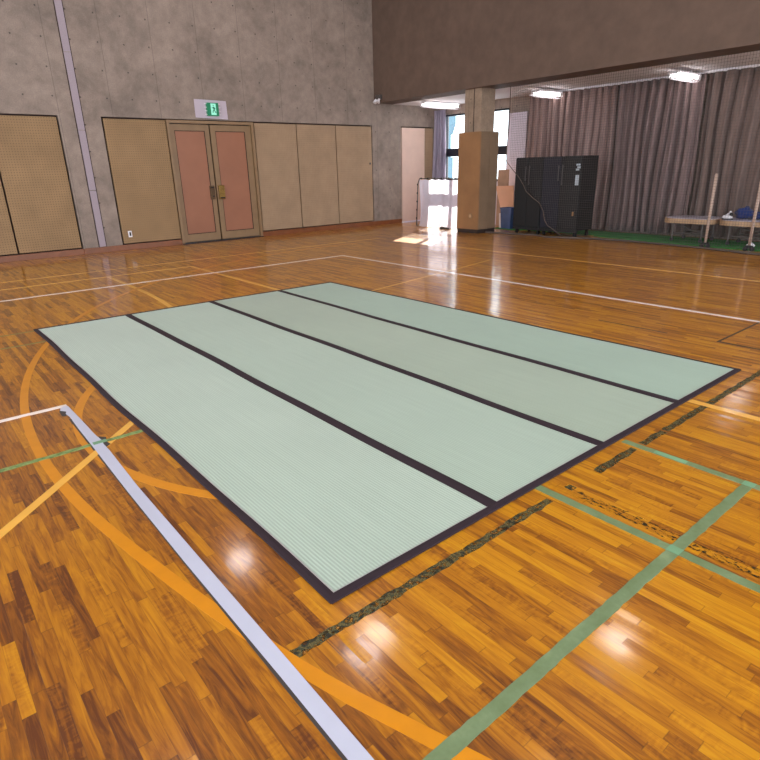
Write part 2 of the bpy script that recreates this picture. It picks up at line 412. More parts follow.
tag(bx(1.998, 2.044, .698, .747, .0024, .0036, M['green_tape_fresh']).build('tape_patch'), 'bright green tape square where two worn tapes cross', 'tape')
tag(bx(2.728, 2.774, .698, .747, .0026, .0038, M['green_tape_fresh']).build('tape_patch'), 'bright green tape square at the far end of the broad tape', 'tape')
tag(bx(2.735, 2.768, 1.0, 1.16, .0026, .0036, M['green_tape_fresh']).build('tape_patch'), 'short bright green tape piece near the rug edge', 'tape')
tag(bx(.59, .66, 3.225, 3.262, .0036, .0046, M['green_tape_fresh']).build('tape_patch'), 'small light green tape piece on the wide white tape', 'tape')
for x0, x1, lab in ((.64,1.97,'long dark crumbling adhesive mark in front of the rug'),(2.11,2.15,'dark adhesive smear beside the worn green tape'),(2.35,2.71,'short separate dark adhesive mark off the second seam'),(2.79,3.02,'short dark adhesive mark beyond the green tape'),(3.04,6.2,'dark adhesive mark running off past the right corner of the rug')):
    ragged(x0, x1, 1.226, 1.266, .0008, M['residue'], '', 'x', .005).build('adhesive_residue', floor, label=lab)
ragged(2.075, 2.135, -1.5, 1.2, .0007, M['crumbs'], '', 'y', .008).build('adhesive_residue', floor, label='scattered dark crumbs alongside the worn green tape')

# ------------------------------------------------------------------ left wall (doors) y = YW
Z2, BT = 2.40, .105
w = MB()
c = M['concrete']
w.box(-7, XW+.3, YW+.075, YW+.3, 0, HC, M['gap'])
w.box(-7, XW, YW, YW+.08, Z2, HC, c)
w.box(2.745, 3.03, YW, YW+.08, 0, Z2, c); w.box(3.155, 3.46, YW, YW+.08, 0, Z2, c)
w.box(3.03, 3.155, YW+.03, YW+.08, 0, Z2, c)
w.box(9.815, 10.77, YW, YW+.08, 0, Z2, c); w.box(11.93, XW, YW, YW+.08, 0, Z2, c)
w.box(-7, .45, YW, YW+.08, 0, Z2, c)
wl = struct(w.build('wall_left'), 'grey fair-faced concrete wall with the double door', 'wall')
for i, (z0, z1) in enumerate(((0,1.13),(1.14,2.16),(2.17,3.4),(3.41,5.0),(5.01,HC-.1))):
    if z0 < Z2 < z1 or z0 > Z2: y0 = YW-.012
    else: y0 = YW-.012
    bx(3.035, 3.15, y0, YW+.03 if z1 < Z2 else YW, z0+.11*(i == 0), z1, M['strip']).build('joint_cover', wl, label='speckled lavender joint cover strip')
for x in (3.024, 3.157):
    bx(x-.007, x+.007, YW-.003, YW+.02, .1, HC-.1, M['gap']).build('groove', wl)

def panel(x0, x1, m, label, z0=BT+.02, z1=Z2-.03):
    return tag(bx(x0, x1, YW-.004, YW+.05, z0, z1, m, .004).build('wall_panel'), label, 'wall panel')
panel(.50, 1.665, M['panel'], 'tan perforated wall panel cut by the left picture edge')
panel(1.695, 2.715, M['panel'], 'tan perforated wall panel left of the concrete pilaster', )
p = panel(3.49, 4.635, M['panel'], 'tan perforated wall panel between pilaster and door, with a small outlet')
panel(6.56, 7.60, M['panel_pale'], 'plain tan wall panel directly right of the double door')
panel(7.625, 8.685, M['panel_pale'], 'middle tan wall panel of the three right of the door')
panel(8.71, 9.785, M['panel_pale'], 'tan wall panel beside the bare bluish concrete')
ap = tag(bx(10.80, 11.62, YW-.004, YW+.05, .03, Z2-.03, M['panel_pink'], .004).build('wall_panel'), 'pale pinkish wall panel in the alcove beside the window curtain', 'wall panel')
bx(11.63, 11.92, YW-.004, YW+.05, .03, Z2-.03, M['panel_pale'], .004).build('edge_strip', ap, label='tan strip along the right of the panel')
o = thing('wall_outlet', 'small pale wall outlet low on the tan panel left of the door', 'outlet', (3.63, YW-.01, .3))
bx(3.595, 3.665, YW-.018, YW-.004, .24, .36, M['white_plastic'], .003).build('cover_plate', o)
bx(3.615, 3.645, YW-.022, YW-.016, .265, .335, M['dark_metal']).build('socket', o, label='dark socket face')
for x0, x1 in ((-7,2.745),(2.75,4.645),(6.53,9.815),(9.82,10.76)):
    b = struct(bx(x0, x1, YW-.022, YW+.01, 0, BT, M['skirting'], .003).build('baseboard_left'), None)
struct(bx(10.78, 11.9, YW-.015, YW+.01, 0, .03, M['white_board']).build('trim_1'))
b = bx(9.70, 9.73, YW-.03, YW-.004, 1.49, 1.54, M['steel'], .003).build('panel_latch'); tag(b, 'tiny metal latch on the tan panel beside the bare concrete', 'latch')

# door
d = struct(thing('door_1', 'double door with salmon panels in a tan steel frame', 'door', (5.59, YW, 0)))
f = MB()
f.box(4.65, 4.705, YW-.03, YW+.07, 0, 2.38, M['tan_frame']).box(6.475, 6.53, YW-.03, YW+.07, 0, 2.38, M['tan_frame']).box(4.705, 6.475, YW-.03, YW+.07, 2.325, 2.38, M['tan_frame'])
f.build('door_frame', d)
def leaf(x0, x1, px0, px1, lab):
    y0, y1 = YW+.015, YW+.06
    l = MB()
    l.box(x0, px0, y0, y1, .03, 2.31, M['tan_frame']).box(px1, x1, y0, y1, .03, 2.31, M['tan_frame'])
    l.box(px0, px1, y0, y1, .03, .185, M['tan_frame']).box(px0, px1, y0, y1, 2.195, 2.31, M['tan_frame'])
    o = l.build('door_leaf', d, label=lab)
    bx(px0+.012, px1-.012, y0+.012, y1-.01, .197, 2.183, M['salmon'], .004).build('door_panel', o, label='salmon coloured panel')
    g = MB()
    for a in ((px0,px0+.012,.185,2.195),(px1-.012,px1,.185,2.195),(px0,px1,.185,.197),(px0,px1,2.183,2.195)):
        g.box(a[0], a[1], y0+.006, y1-.02, a[2], a[3], M['gap'])
    g.build('panel_bead', o, label='dark bead around the panel')
    return o
l1 = leaf(4.715, 5.525, 4.80, 5.435, 'left door leaf'); l2 = leaf(5.555, 6.465, 5.66, 6.335, 'right door leaf')
h = bx(5.395, 5.50, YW-.004, YW+.016, .86, 1.14, M['dark_brass'], .006).build('lock_plate', l1, label='dark worn brass lock plate')
MB().tube([(5.455,YW-.004,1.10),(5.455,YW-.055,1.10),(5.40,YW-.06,1.10)], .011, M['dark_metal']).build('door_handle', l1, label='dark lever')
MB().tube([(5.455,YW-.004,.925),(5.455,YW-.02,.925)], .016, M['dark_metal'], 14).build('keyhole', l1)
bx(5.585, 5.715, YW-.035, YW+.016, .86, 1.14, M['brass'], .012).build('lock_plate', l2, label='yellow brass lock box')
bx(5.60, 5.70, YW-.045, YW-.03, .875, .90, M['dark_metal'], .002).build('door_handle', l2)
bx(4.65, 6.53, YW-.04, YW+.07, 0, .018, M['dark_frame']).build('threshold', d)

# exit sign
s = thing('exit_sign', 'green lit exit sign with running figure on a pale plate above the door', 'sign', (5.62, YW, 2.43))
MB().prism([(5.27,2.44),(5.965,2.42),(5.955,2.765),(5.275,2.775)], .012, M['sign_plate'], 'y', YW-.012).build('back_plate', s)
bx(5.505, 5.745, YW-.09, YW-.012, 2.475, 2.715, M['sign_green'], .006).build('lit_box', s)
MB().box(5.575, 5.685, YW-.094, YW-.089, 2.49, 2.70, M['sign_white']).build('doorway_symbol', s, label='white doorway symbol')
g = MB(); y0 = YW-.098
def lim(pts, r): g.tube([(5.63+a*.9, y0, 2.60+b) for a, b in pts], r, M['sign_green'], 6)
lim([(-.004,.062),(-.0,.066)], .014); lim([(.0,.04),(.012,-.01)], .014); lim([(.012,-.01),(-.014,-.035),(-.022,-.07)], .008)
lim([(.012,-.01),(.03,-.045),(.045,-.07)], .008); lim([(.0,.035),(-.025,.015),(-.035,.03)], .006); lim([(.0,.035),(.03,.02),(.038,-.005)], .006)
g.build('running_figure', s, label='green running figure')
for sx in (5.485, 5.765):
    for q in range(4):
        zz = 2.50+q*.065
        MB().tube([(sx-.03, YW-.06, zz),(sx+.03, YW-.06, zz)], .006, M['white_plastic'], 6).build('guard_bar', s)

# ------------------------------------------------------------------ beam, ceilings, column
bm_ = MB(); bm_.box(9.90, 10.50, -5, YW, 2.90, HC, M['beam_paint'])
struct(bm_.build('trim_2'), 'dark brown beam and wall face above the alcove', 'beam')
struct(bx(10.5, XW, -5, YW, 2.90, 3.0, M['ceiling']).build('ceiling'), 'white alcove ceiling', 'ceiling')
struct(bx(-7, 10, -5, YW, HC, HC+.15, M['hall_ceiling']).build('ceiling'), 'high grey ceiling of the hall', 'ceiling')

cl = struct(thing('concrete_column', 'square concrete column boxed in tan boards at its foot', 'column', (10.2, 8.96, 0)))
m = MB(); m.box(10.0, 10.43, 8.74, 9.19, 0, 2.90, M['concrete_y']); m.build('shaft', cl)
for y in (8.93,):
    bx(9.994, 10.002, y-.008, y+.008, 2.07, 2.9, M['gap']).build('groove', cl)
bx(9.93, 10.50, 8.66, 9.265, 0, .085, M['plinth']).build('plinth', cl)
bx(9.92, 9.955, 8.66, 9.275, .085, 2.07, M['clad_front'], .003).build('cladding', cl, label='smooth tan front board')
bx(9.955, 10.22, 8.66, 8.70, .085, 2.07, M['clad_side'], .003).build('cladding', cl, label='perforated brown side board next to the corner')
bx(10.228, 10.51, 8.66, 8.70, .085, 2.07, M['clad_side'], .003).build('cladding', cl, label='perforated brown side board next to the window')
bx(9.955, 10.51, 9.235, 9.275, .085, 2.07, M['clad_side'], .003).build('cladding', cl)
bx(10.47, 10.51, 8.70, 9.235, .085, 2.07, M['clad_side'], .003).build('cladding', cl)
MB().tube([(9.921,8.87,.37),(9.905,8.87,.37)], .055, M['tan_frame'], 20).build('round_outlet', cl, label='round tan outlet cover')
MB().tube([(9.906,8.87,.37),(9.90,8.87,.37)], .035, M['deck'], 20).build('outlet_cap', cl)

# ------------------------------------------------------------------ window wall x = XW
w = MB(); L = M['lintel']
w.box(XW, XW+.25, -5, 12.3, 2.69, HC, L)
w.box(XW, XW+.25, 9.10, 12.3, 0, 1.02, M['white_board'])
w.box(XW, XW+.25, 11.92, 12.3, 1.02, 2.69, L)
w.box(XW, XW+.25, -5, 9.66, 0, 2.69, L)
struct(w.build('wall_far'), 'alcove wall with the windows, mostly behind curtains', 'wall')
wn = struct(thing('window_1', 'dark framed window, bright daylight outside', 'window', (XW+.1, 10.8, 1.02)))
f = MB(); F = M['dark_frame']
y_edges = (9.66, 10.32, 11.03, 11.92)
f.box(XW+.06, XW+.16, 9.66, 9.755, 1.02, 2.69, F); f.box(XW+.06, XW+.16, 11.85, 11.92, 1.02, 2.69, F)
f.box(XW+.06, XW+.16, 10.33, 10.41, 1.02, 2.69, F); f.box(XW+.06, XW+.16, 11.02, 11.09, 1.02, 2.69, F)
f.box(XW+.04, XW+.18, 9.66, 11.92, 1.65, 1.85, F); f.box(XW+.06, XW+.16, 9.66, 11.92, 2.65, 2.69, F); f.box(XW+.06, XW+.16, 9.66, 11.92, 1.02, 1.08, F)
f.build('window_frame', wn)
for a, b in ((9.755,10.33),(10.41,11.02),(11.09,11.85)):
    for z0, z1 in ((1.08,1.65),(1.85,2.65)):
        bx(XW+.10, XW+.106, a, b, z0, z1, M['glass']).build('pane', wn)
struct(bx(XW-.04, XW+.06, 9.66, 11.92, .99, 1.02, M['white_board']).build('trim_3'))
tag(bx(12.03, 12.07, 9.10, 9.64, 0, 2.56, M['white_board'], .004).build('partition_board'), 'tall white board standing right of the window', 'board')
# outside
ob = thing('building', 'pale blue building seen through the window left of the column', 'building', (16, 17, 0))
def skew(ya, yb, x0, z0, h): return MB().prism([(x0,ya),(x0,yb),(x0+5,yb+7),(x0+5,ya*(x0+5.2)/x0)], h, M['far_blue'], base=z0)
skew(14.84, 19.5, 15.5, -1, 5.2).build('main_block', ob)
skew(14.63, 14.84, 15.5, 2.74, 1.46).build('upper_block', ob)
skew(14.73, 14.84, 15.5, -1, 2.7).build('lower_block', ob)

# ------------------------------------------------------------------ curtains
def curtain(name, label, x, y0, y1, z0, z1, per, amp, m, seed, flare=.0, parent=None, lean=0):
    rnd = random.Random(seed); n = max(8, int(abs(y1-y0)/per*14)); rows = 14
    ph = rnd.uniform(0, 6); vs = []; fs = []
    w1, w2 = rnd.uniform(.35,.5), rnd.uniform(2.1, 2.4)
    for r in range(rows+1):
        tz = r/rows; z = z1+(z0-z1)*tz
        for i in range(n+1):
            u = i/n; yy = y0+(y1-y0)*u
            a = 2*PI*yy/per + 1.3*math.sin(yy*2.1+seed) + ph
            wav = 1.6*(1-abs(math.sin(a/2))**.7*1.7)+.45*math.sin(a*w1+1)+.3*math.sin(a*w2+seed)
            am = amp*(.65+.45*tz)*(1+.35*math.sin(yy*3.7+seed))
            vs.append((x+am*wav+.012*math.sin(yy*9+tz*3), yy+.35*am*math.cos(a)+flare*tz*(u-.5)+lean*tz+.02*math.sin(tz*5+yy*4), z))
    for r in range(rows):
        for i in range(n): q = r*(n+1)+i; fs.append((q, q+1, q+n+2, q+n+1))
    o = MB().add(vs, fs, m).build(name, parent, smooth=True)
    md = o.modifiers.new('thickness', 'SOLIDIFY'); md.thickness = .004
    if parent is None: tag(o, label, 'curtain', )
    return o
rail = struct(bx(11.93, 11.98, -4, 9.0, 2.86, 2.90, M['white_plastic']).build('trim_4'))
curtain('curtain', 'pinkish brown pleated curtain hanging behind the black cabinets', 11.93, 6.82, 8.98, .05, 2.86, .175, .08, M['curtain'], 3)
curtain('curtain', 'mauve curtain gathered in narrow folds right of the black cabinets', 11.91, 5.13, 6.74, .05, 2.86, .16, .08, M['curtain_c'], 5)
curtain('curtain', 'brown curtain hanging behind the low tan trolleys', 11.93, .9, 5.05, .05, 2.86, .22, .08, M['curtain_b'], 8)
curtain('curtain', 'narrow pale grey curtain drawn to the left side of the window', 11.95, 11.64, 12.07, .05, 2.8, .11, .035, M['curtain_pale'], 2)

# ------------------------------------------------------------------ ceiling fixtures
def fixture(y, x0, x1, z, label):
    t = thing('ceiling_light', label, 'ceiling light', ((x0+x1)/2, y, z+.1), 'fluorescent lights of the alcove')
    t.location = ((x0+x1)/2, y, z)
    MB().prism([(y-.05,z+.07),(y+.05,z+.07),(y+.09,z+.10),(y+.09,z+.12),(y-.09,z+.12),(y-.09,z+.10)], x1-x0, M['white_plastic'], 'x', x0).build('housing', t)
    for s in (-.055, .055):
        MB().tube([(x0+.03, y+s, z+.05),(x1-.03, y+s, z+.05)], .016, M['tube'], 10).build('tube', t, label='lit fluorescent tube')
    g = MB()
    n = 16
    for i in range(n+1):
        x = x0+(x1-x0)*i/n
        g.tube([(x,y-.09,z+.1),(x,y-.1,z+.02),(x,y-.05,z-.01),(x,y+.05,z-.01),(x,y+.1,z+.02),(x,y+.09,z+.1)], .003, M['white_plastic'], 5)
    for yy, zz in ((-.1,.02),(-.05,-.01),(0,-.01),(.05,-.01),(.1,.02)):
        g.tube([(x0,y+yy,z+zz),(x1,y+yy,z+zz)], .003, M['white_plastic'], 5)
    g.build('wire_guard', t)
    for xx in (x0+.2, x1-.2):
        MB().tube([(xx,y,z+.12),(xx,y,2.9)], .012, M['white_plastic'], 8).build('hanger', t)
    return t
fixture(11.12, 10.62, 11.82, 2.77, 'lit fluorescent light above the window, left of the column')
fixture(8.15, 11.0, 11.82, 2.735, 'lit fluorescent light above the black cabinets')
fixture(5.3, 11.0, 11.82, 2.735, 'lit fluorescent light over the curtains')
fixture(3.45, 10.7, 11.82, 2.735, 'lit fluorescent light above the low trolleys at the right')

e = thing('wall_speaker', 'small pale twin-cone wall fitting at the beam end above the wall panels', 'speaker', (9.82, 11.86, 2.88))
bx(9.80, 9.90, 11.78, 11.94, 2.96, 3.06, M['steel'], .006).build('bracket', e)
for yy in (11.80, 11.92):
    MB().tube([(9.83,yy,2.98),(9.80,yy,2.94),(9.77,yy-.0,2.885)], [.018,.03,.05], M['white_plastic'], 14).build('cone', e)

# high-bay lamps of the hall; some unseen ones added as overhead and left-side fill
for i, (x, y, lab) in enumerate(((4.15,9.75,'high-bay lamp nearest the double door'),(4.62,6.15,'high-bay lamp above the far part of the rug'),(7.75,3.45,'high-bay lamp between rug and net'),(1.6,2.4,'added fill lamp above the near end of the rug'),(-1.6,6.2,'added fill lamp at the left of the hall'),(1.1,5.7,'added fill lamp above the left line of white tape'),(7.6,9.6,'added fill lamp nearest the beam'),(4.6,2.5,'added fill lamp above the right corner of the rug'))):
    t = thing('high_bay_or_fill_lamp', lab, 'ceiling lamp', (x, y, 6.2), 'high-bay lamps of the hall')
    n = 24
    prof = [(.06,.32),(.12,.30),(.2,.2),(.30,.05),(.32,.0),(.30,.0),(.19,.19),(.1,.28)]
    vs = [(x+r*math.cos(2*PI*q/n), y+r*math.sin(2*PI*q/n), 6.2+zz-.0) for r, zz in prof for q in range(n)]
    fs = [(a*n+q, a*n+(q+1)%n, (a+1)*n+(q+1)%n, (a+1)*n+q) for a in range(len(prof)-1) for q in range(n)]
    MB().add(vs, fs, M['steel']).build('reflector', t, smooth=True)
    MB().tube([(x,y,6.225),(x,y,6.21)], .285, M['lamp'], 24).build('lit_glass', t)
    MB().tube([(x,y,6.5),(x,y,6.6)], .02, M['steel'], 8).build('stem', t)

# ------------------------------------------------------------------ rug
A, B, Cc, D = Vector((.863,1.350)), Vector((.855,6.335)), Vector((4.312,6.262)), Vector((4.385,1.354))
s_far = [Vector((1.732,6.316)), Vector((2.648,6.297)), Vector((3.535,6.278))]
s_near = [Vector((1.742,1.351)), Vector((2.618,1.352)), Vector((3.476,1.353))]
rug = thing('tatami_rug', 'large pale green rush rug of four joined strips with dark plum borders', 'rug', (2.6, 3.8, 0))
def wob(t, k, a=.006): return a*(math.sin(t*9+k*2.1)+.6*math.sin(t*23+k))
def edge(P0, P1, k, n=60, a=.006):
    pts = []
    for i in range(n+1):
        t = i/n; p = P0.lerp(P1, t); p = p+Vector((wob(t, k, a)*math.sin(PI*t)**.3 if 0 < t < 1 else 0, 0)); pts.append(p)
    return pts
near = [A]+s_near+[D]; far = [B]+s_far+[Cc]
lines = [edge(near[i], far[i], i, a=.007 if i in (0,) else .005) for i in range(5)]
H = .007
for i in range(4):
    Lf, Rt = lines[i], lines[i+1]; vs = []; fs = []; n = len(Lf)
    for a, b in zip(Lf, Rt): vs += [(a.x,a.y,.0022),(b.x,b.y,.0022),(a.x,a.y,H),(b.x,b.y,H)]
    for j in range(n-1):
        a = j*4; b = a+4; fs += [(a+2,a+3,b+3,b+2),(a,b,b+1,a+1),(a,a+2,b+2,b),(a+1,b+1,b+3,a+3)]
    fs += [(0,1,3,2),(n*4-4,n*4-2,n*4-1,n*4-3)]
    MB().add(vs, fs, (M['rug_a'],M['rug_b'],M['rug_c'],M['rug_d'])[i]).build('mat_strip', rug, label='pale green woven rush strip')
def ribbon(pts, w0, w1, name, m, z, zb=.0015):
    "band lying w0 to the left and w1 to the right of the line"
    n = len(pts); vs = []; fs = []
    for i in range(n):
        t = (pts[min(i+1,n-1)]-pts[max(i-1,0)]).normalized(); nn = Vector((-t.y, t.x)); p = pts[i]
        l = p+nn*w0; r = p-nn*w1; c2 = (l+r)/2
        vs += [(l.x,l.y,zb),(l.x,l.y,z-.001),(c2.x,c2.y,z+.0008),(r.x,r.y,z-.001),(r.x,r.y,zb)]
    for i in range(n-1):
        a = i*5; b = a+5
        for q in range(4): fs.append((a+q, b+q, b+q+1, a+q+1))
        fs.append((a+4, b+4, b, a))
    fs += [(0,1,2,3,4),((n-1)*5+4,(n-1)*5+3,(n-1)*5+2,(n-1)*5+1,(n-1)*5)]
    return MB().add(vs, fs, m).build(name, rug, smooth=False)
BW = .032
def straight(P, Q, n=40): return [P.lerp(Q, i/n) for i in range(n+1)]
ribbon(lines[0], .004, BW, 'border', M['binding'], .0105)
ribbon(lines[4], BW-.01, .004, 'border', M['binding'], .0105)
ribbon(straight(A, D), BW, .004, 'border', M['binding'], .0112)
ribbon(straight(B, Cc), .004, BW-.006, 'border', M['binding'], .0108)
for i in (1,2,3): ribbon(lines[i], .031, .031, 'seam_band', M['binding'], .0106)
# pale thread inside the borders
ribbon([p+Vector((BW+.003,0)) for p in lines[0]], .003, .003, 'edging_thread', M['thread'], .0088)
ribbon([p+Vector((0,BW+.003)) for p in straight(A, D)], .003, .003, 'edging_thread', M['thread'], .0088)

# ------------------------------------------------------------------ alcove contents
turf = MB(); fr = [(10.74,-3),(10.70,3.5),(10.72,4.3),(10.80,5.1),(10.93,6.3),(11.0,6.5),(11.14,6.55),(11.14,8.3),(11.0,8.4),(11.02,9.15)]
vs = []; fs = []
for a, b in fr: vs += [(a,b,.0),(11.86,b,.0),(a,b,.012),(11.86,b,.012)]
for i in range(len(fr)-1):
    a = i*4; b = a+4; fs += [(a+2,a+3,b+3,b+2),(a,b,b+1,a+1),(a,a+2,b+2,b),(a+1,b+1,b+3,a+3)]
fs += [(0,1,3,2),(len(vs)-4,len(vs)-2,len(vs)-1,len(vs)-3)]
turf.add(vs, fs, M['turf'])
tag(turf.build('turf_mat'), 'long green turf mat on the floor below the curtains', 'mat')

def cabinet(y0, y1, m1, m2, label, split, hy, nd=2):
    t = thing('cabinet', label, 'cabinet', (10.85, (y0+y1)/2, 0), 'black wheeled cabinets behind the net')
    x0, x1, z0, z1 = 10.52, 11.10, .13, 1.54
    bx(x0+.02, x1, y0+.004, y1-.004, z0, z1, m1, .006).build('body', t)
    cuts = [y0+.008]+([split] if nd == 2 else [])+[y1-.008]
    for i in range(nd):
        mm = m2 if (i == nd-1) else m1
        dr = bx(x0-.002, x0+.019, cuts[i]+.004, cuts[i+1]-.004, z0+.03, z1-.02, mm, .004).build('door', t)
        if nd == 2:
            y = split-.045 if i == 0 else split+.045
            mb = MB(); za, zb = (1.0,1.38) if i == 0 else (1.08,1.37)
            mb.box(x0-.03, x0-.018, y-.013, y+.013, za, zb, M['handle'], .003).box(x0-.02, x0-.001, y-.008, y+.008, za+.02, za+.05, M['handle']).box(x0-.02, x0-.001, y-.008, y+.008, zb-.05, zb-.02, M['handle'])
            mb.build('handle', dr, label='dull grey pull handle')
    for xx in (x0+.08, x1-.07):
        for yy in (y0+.07, y1-.07):
            cs = MB(); cs.box(xx-.02, xx+.02, yy-.025, yy+.025, .07, .131, M['dark_metal'])
            cs.tube([(xx,yy-.018,.043),(xx,yy+.018,.043)], .043, M['black'], 16); cs.build('caster', t)
    fo = MB(); fo.box(x0+.01, x0+.05, y0, y1, .09, .13, M['black']); fo.build('base_rail', t)
    return t
cabinet(7.495, 8.185, M['locker'], M['locker'], 'black two-door cabinet behind the net, nearer the column', 7.85, 0)
t = cabinet(6.615, 7.492, M['locker_brown'], M['locker_navy'], 'black two-door cabinet with white papers on its right door', 7.06, 0)
bx(10.512, 10.518, 6.65, 6.725, 1.0, 1.19, M['label_paper']).build('label', t, label='narrow pale paper label')
st = MB()
for a, b in (((6.64,1.36),(6.73,1.40)),((6.63,1.31),(6.70,1.35)),((6.66,1.27),(6.73,1.31))):
    st.box(10.510, 10.518, a[0], b[0], a[1], b[1]-.005, M['label_paper'])
st.build('sticker', t, label='torn pale sticker')
bx(10.511, 10.518, 6.70, 6.735, .42, .50, M['orange_tag']).build('tag', t, label='small tan tag')

# things behind, beside the column
pb = MB(); pb.prism([(9.02,.945),(9.55,.93),(9.37,.42),(9.30,.02),(8.95,.02)], .022, M['peach'], 'x', 11.55)
o = tag(pb.build('leaning_board'), 'peach board leaning behind the black cabinets', 'board')
tag(bx(11.75, 11.78, 9.34, 9.66, .012, 1.3, M['tan_card'], .003).build('cardboard_sheet'), 'tan cardboard sheet below the right window pane', 'cardboard')
tag(bx(11.86, 11.9, 9.42, 9.95, 0, .93, M['white_board'], .003).build('white_panel'), 'white panel standing between the column and the peach board', 'panel')
tb = thing('storage_bin', 'blue plastic bin on the green mat beside the cabinets', 'bin', (11.2, 8.88, .012))
def frust(mb, cx, cy, z0, z1, a0, b0, a1, b1, m, inner=True):
    vs = []
    for z, a, b in ((z0,a0,b0),(z1,a1,b1),(z1,a1-.012,b1-.012),(z0+.02,a0-.012,b0-.012)):
        vs += [(cx-a,cy-b,z),(cx+a,cy-b,z),(cx+a,cy+b,z),(cx-a,cy+b,z)]
    fs = [(3,2,1,0)]
    for r in range(3):
        for q in range(4): fs.append((r*4+q, r*4+(q+1)%4, (r+1)*4+(q+1)%4, (r+1)*4+q))
    fs.append((12,13,14,15)); return mb.add(vs, fs, m)
frust(MB(), 11.2, 8.82, .012, .47, .12, .13, .14, .155, M['blue_plastic']).build('body', tb)
rr = MB()
for a in ((11.05,11.35,8.655,8.675),(11.05,11.35,8.965,8.985),(11.05,11.07,8.675,8.965),(11.33,11.35,8.675,8.965)): rr.box(a[0],a[1],a[2],a[3],.455,.48,M['blue_plastic'])
rr.build('rim', tb)
tag(frust(MB(), 11.22, 9.045, .012, .34, .05, .035, .06, .045, M['white_plastic']).build('waste_box'), 'small white box between blue bin and column', 'box')

# net, rope and cord
nt = MB(); X = 10.43; ya, yb, zt = 1.2, 8.30, 2.90
def netx(y, z): return X+.03*math.sin(y*1.7)*(1-z/3.2)+.012*math.sin(y*5+z*2)
def ledge(z):   # left edge of the net slants in towards the floor
    pts = [(0,6.9),(.16,7.08),(.32,7.28),(.65,7.43),(.90,7.80),(1.14,7.97),(1.34,8.2),(1.5,8.3),(2.9,8.3)]
    for (z0,y0),(z1,y1) in zip(pts, pts[1:]):
        if z0 <= z <= z1: return y0+(y1-y0)*(z-z0)/(z1-z0)
    return 8.3
sp = .044; r = .0019
y = ya
def zbot(yy):
    lo, hi = .01, 2.9
    if yy <= 6.9: return .012
    for q in range(20):
        mdl = (lo+hi)/2
        if ledge(mdl) < yy: lo = mdl
        else: hi = mdl
    return hi
while y < yb:
    z0 = zbot(y); n = 8
    nt.tube([(netx(y, z0+(zt-z0)*i/n), y, z0+(zt-z0)*i/n) for i in range(n+1)], r, M['net'], 3, False); y += sp
z = .03
while z < zt:
    y1 = ledge(z); n = 24
    nt.tube([(netx(ya+(y1-ya)*i/n, z), ya+(y1-ya)*i/n, z) for i in range(n+1)], r, M['net'], 3, False); z += sp
net = tag(nt.build('divider_net'), 'fine grey net hanging in front of cabinets and curtains', 'net')
ec = [(8.32,2.9),(8.31,2.2),(8.366,1.502),(8.196,1.34),(7.975,1.14),(7.86,1.0),(7.79,.88),(7.62,.76),(7.435,.654),(7.33,.5),(7.284,.323),(7.2,.22),(7.077,.156),(6.853,.032)]
MB().tube([(10.40, a, b) for a, b in ec], .008, M['rope'], 6).build('edge_cord', net, smooth=True, label='grey-brown cord along the slanting left edge')
hem = [(10.15,8.62),(10.2,8.2),(10.28,7.7),(10.33,7.44),(10.20,7.05),(10.30,6.7),(10.41,6.48),(10.52,6.1),(10.57,5.7),(10.55,5.3),(10.52,4.84),(10.46,4.4),(10.40,4.01),(10.30,3.6),(10.22,3.2),(10.2,2.4),(10.2,1.2)]
def smoothpath(p, n=6):
    out = []
    for i in range(len(p)-1):
        p0 = Vector(p[max(i-1,0)]); p1 = Vector(p[i]); p2 = Vector(p[i+1]); p3 = Vector(p[min(i+2,len(p)-1)])
        for q in range(n):
            t = q/n; out.append(.5*((2*p1)+(p2-p0)*t+(2*p0-5*p1+4*p2-p3)*t*t+(3*p1-p0-3*p2+p3)*t**3))
    out.append(Vector(p[-1])); return out
hp = [(v.x, v.y, .02) for v in smoothpath(hem)]
MB().tube(hp, .019, M['rope'], 8).build('hem_rope', net, smooth=True, label='weighted brown rope lying on the floor')

# goal frame with sheet
gf = thing('sheet_stand', 'low stand with a sheer white sheet, sunlit, left of the column', 'stand', (10.35, 10.3, 0))
xs = 10.36; yl, yr, zh = 11.02, 9.62, 1.14
tubef = MB(); tubef.tube([(xs,yl+.05,.02),(xs,yl+.02,.6),(xs,yl,zh-.12),(xs,yl-.06,zh)], .013, M['steel'], 10); tubef.build('post', gf, smooth=True)
MB().tube([(xs,yr,.02),(xs,yr,zh)], .013, M['steel'], 10).build('post', gf, smooth=True)
MB().tube([(xs,yl-.06,zh)]+[(xs,yl-.06+(yr-yl+.06)*i/12, zh-.008*math.sin(i*1.4)) for i in range(1,13)], .012, M['steel'], 10).build('top_rail', gf, smooth=True)
MB().tube([(xs,yl+.05,.02),(xs+.45,yl-.0,.02)], .012, M['steel'], 8).build('foot', gf)
MB().tube([(xs,yr,.02),(xs+.45,yr,.02)], .012, M['steel'], 8).build('foot', gf)
for i in range(5):
    z = .18+i*.2; MB().tube([(xs-.004,yl+.045-.01*i,z),(xs-.004,yl+.045-.01*i,z+.035)], .019, M['black'], 8).build('clip', gf)
for i in range(6):
    yy = yl-.1-i*.23; MB().tube([(xs,yy,zh),(xs,yy-.035,zh)], .020, M['black'], 8).build('clip', gf)
vs = []; fs = []; n = 60; rows = 24
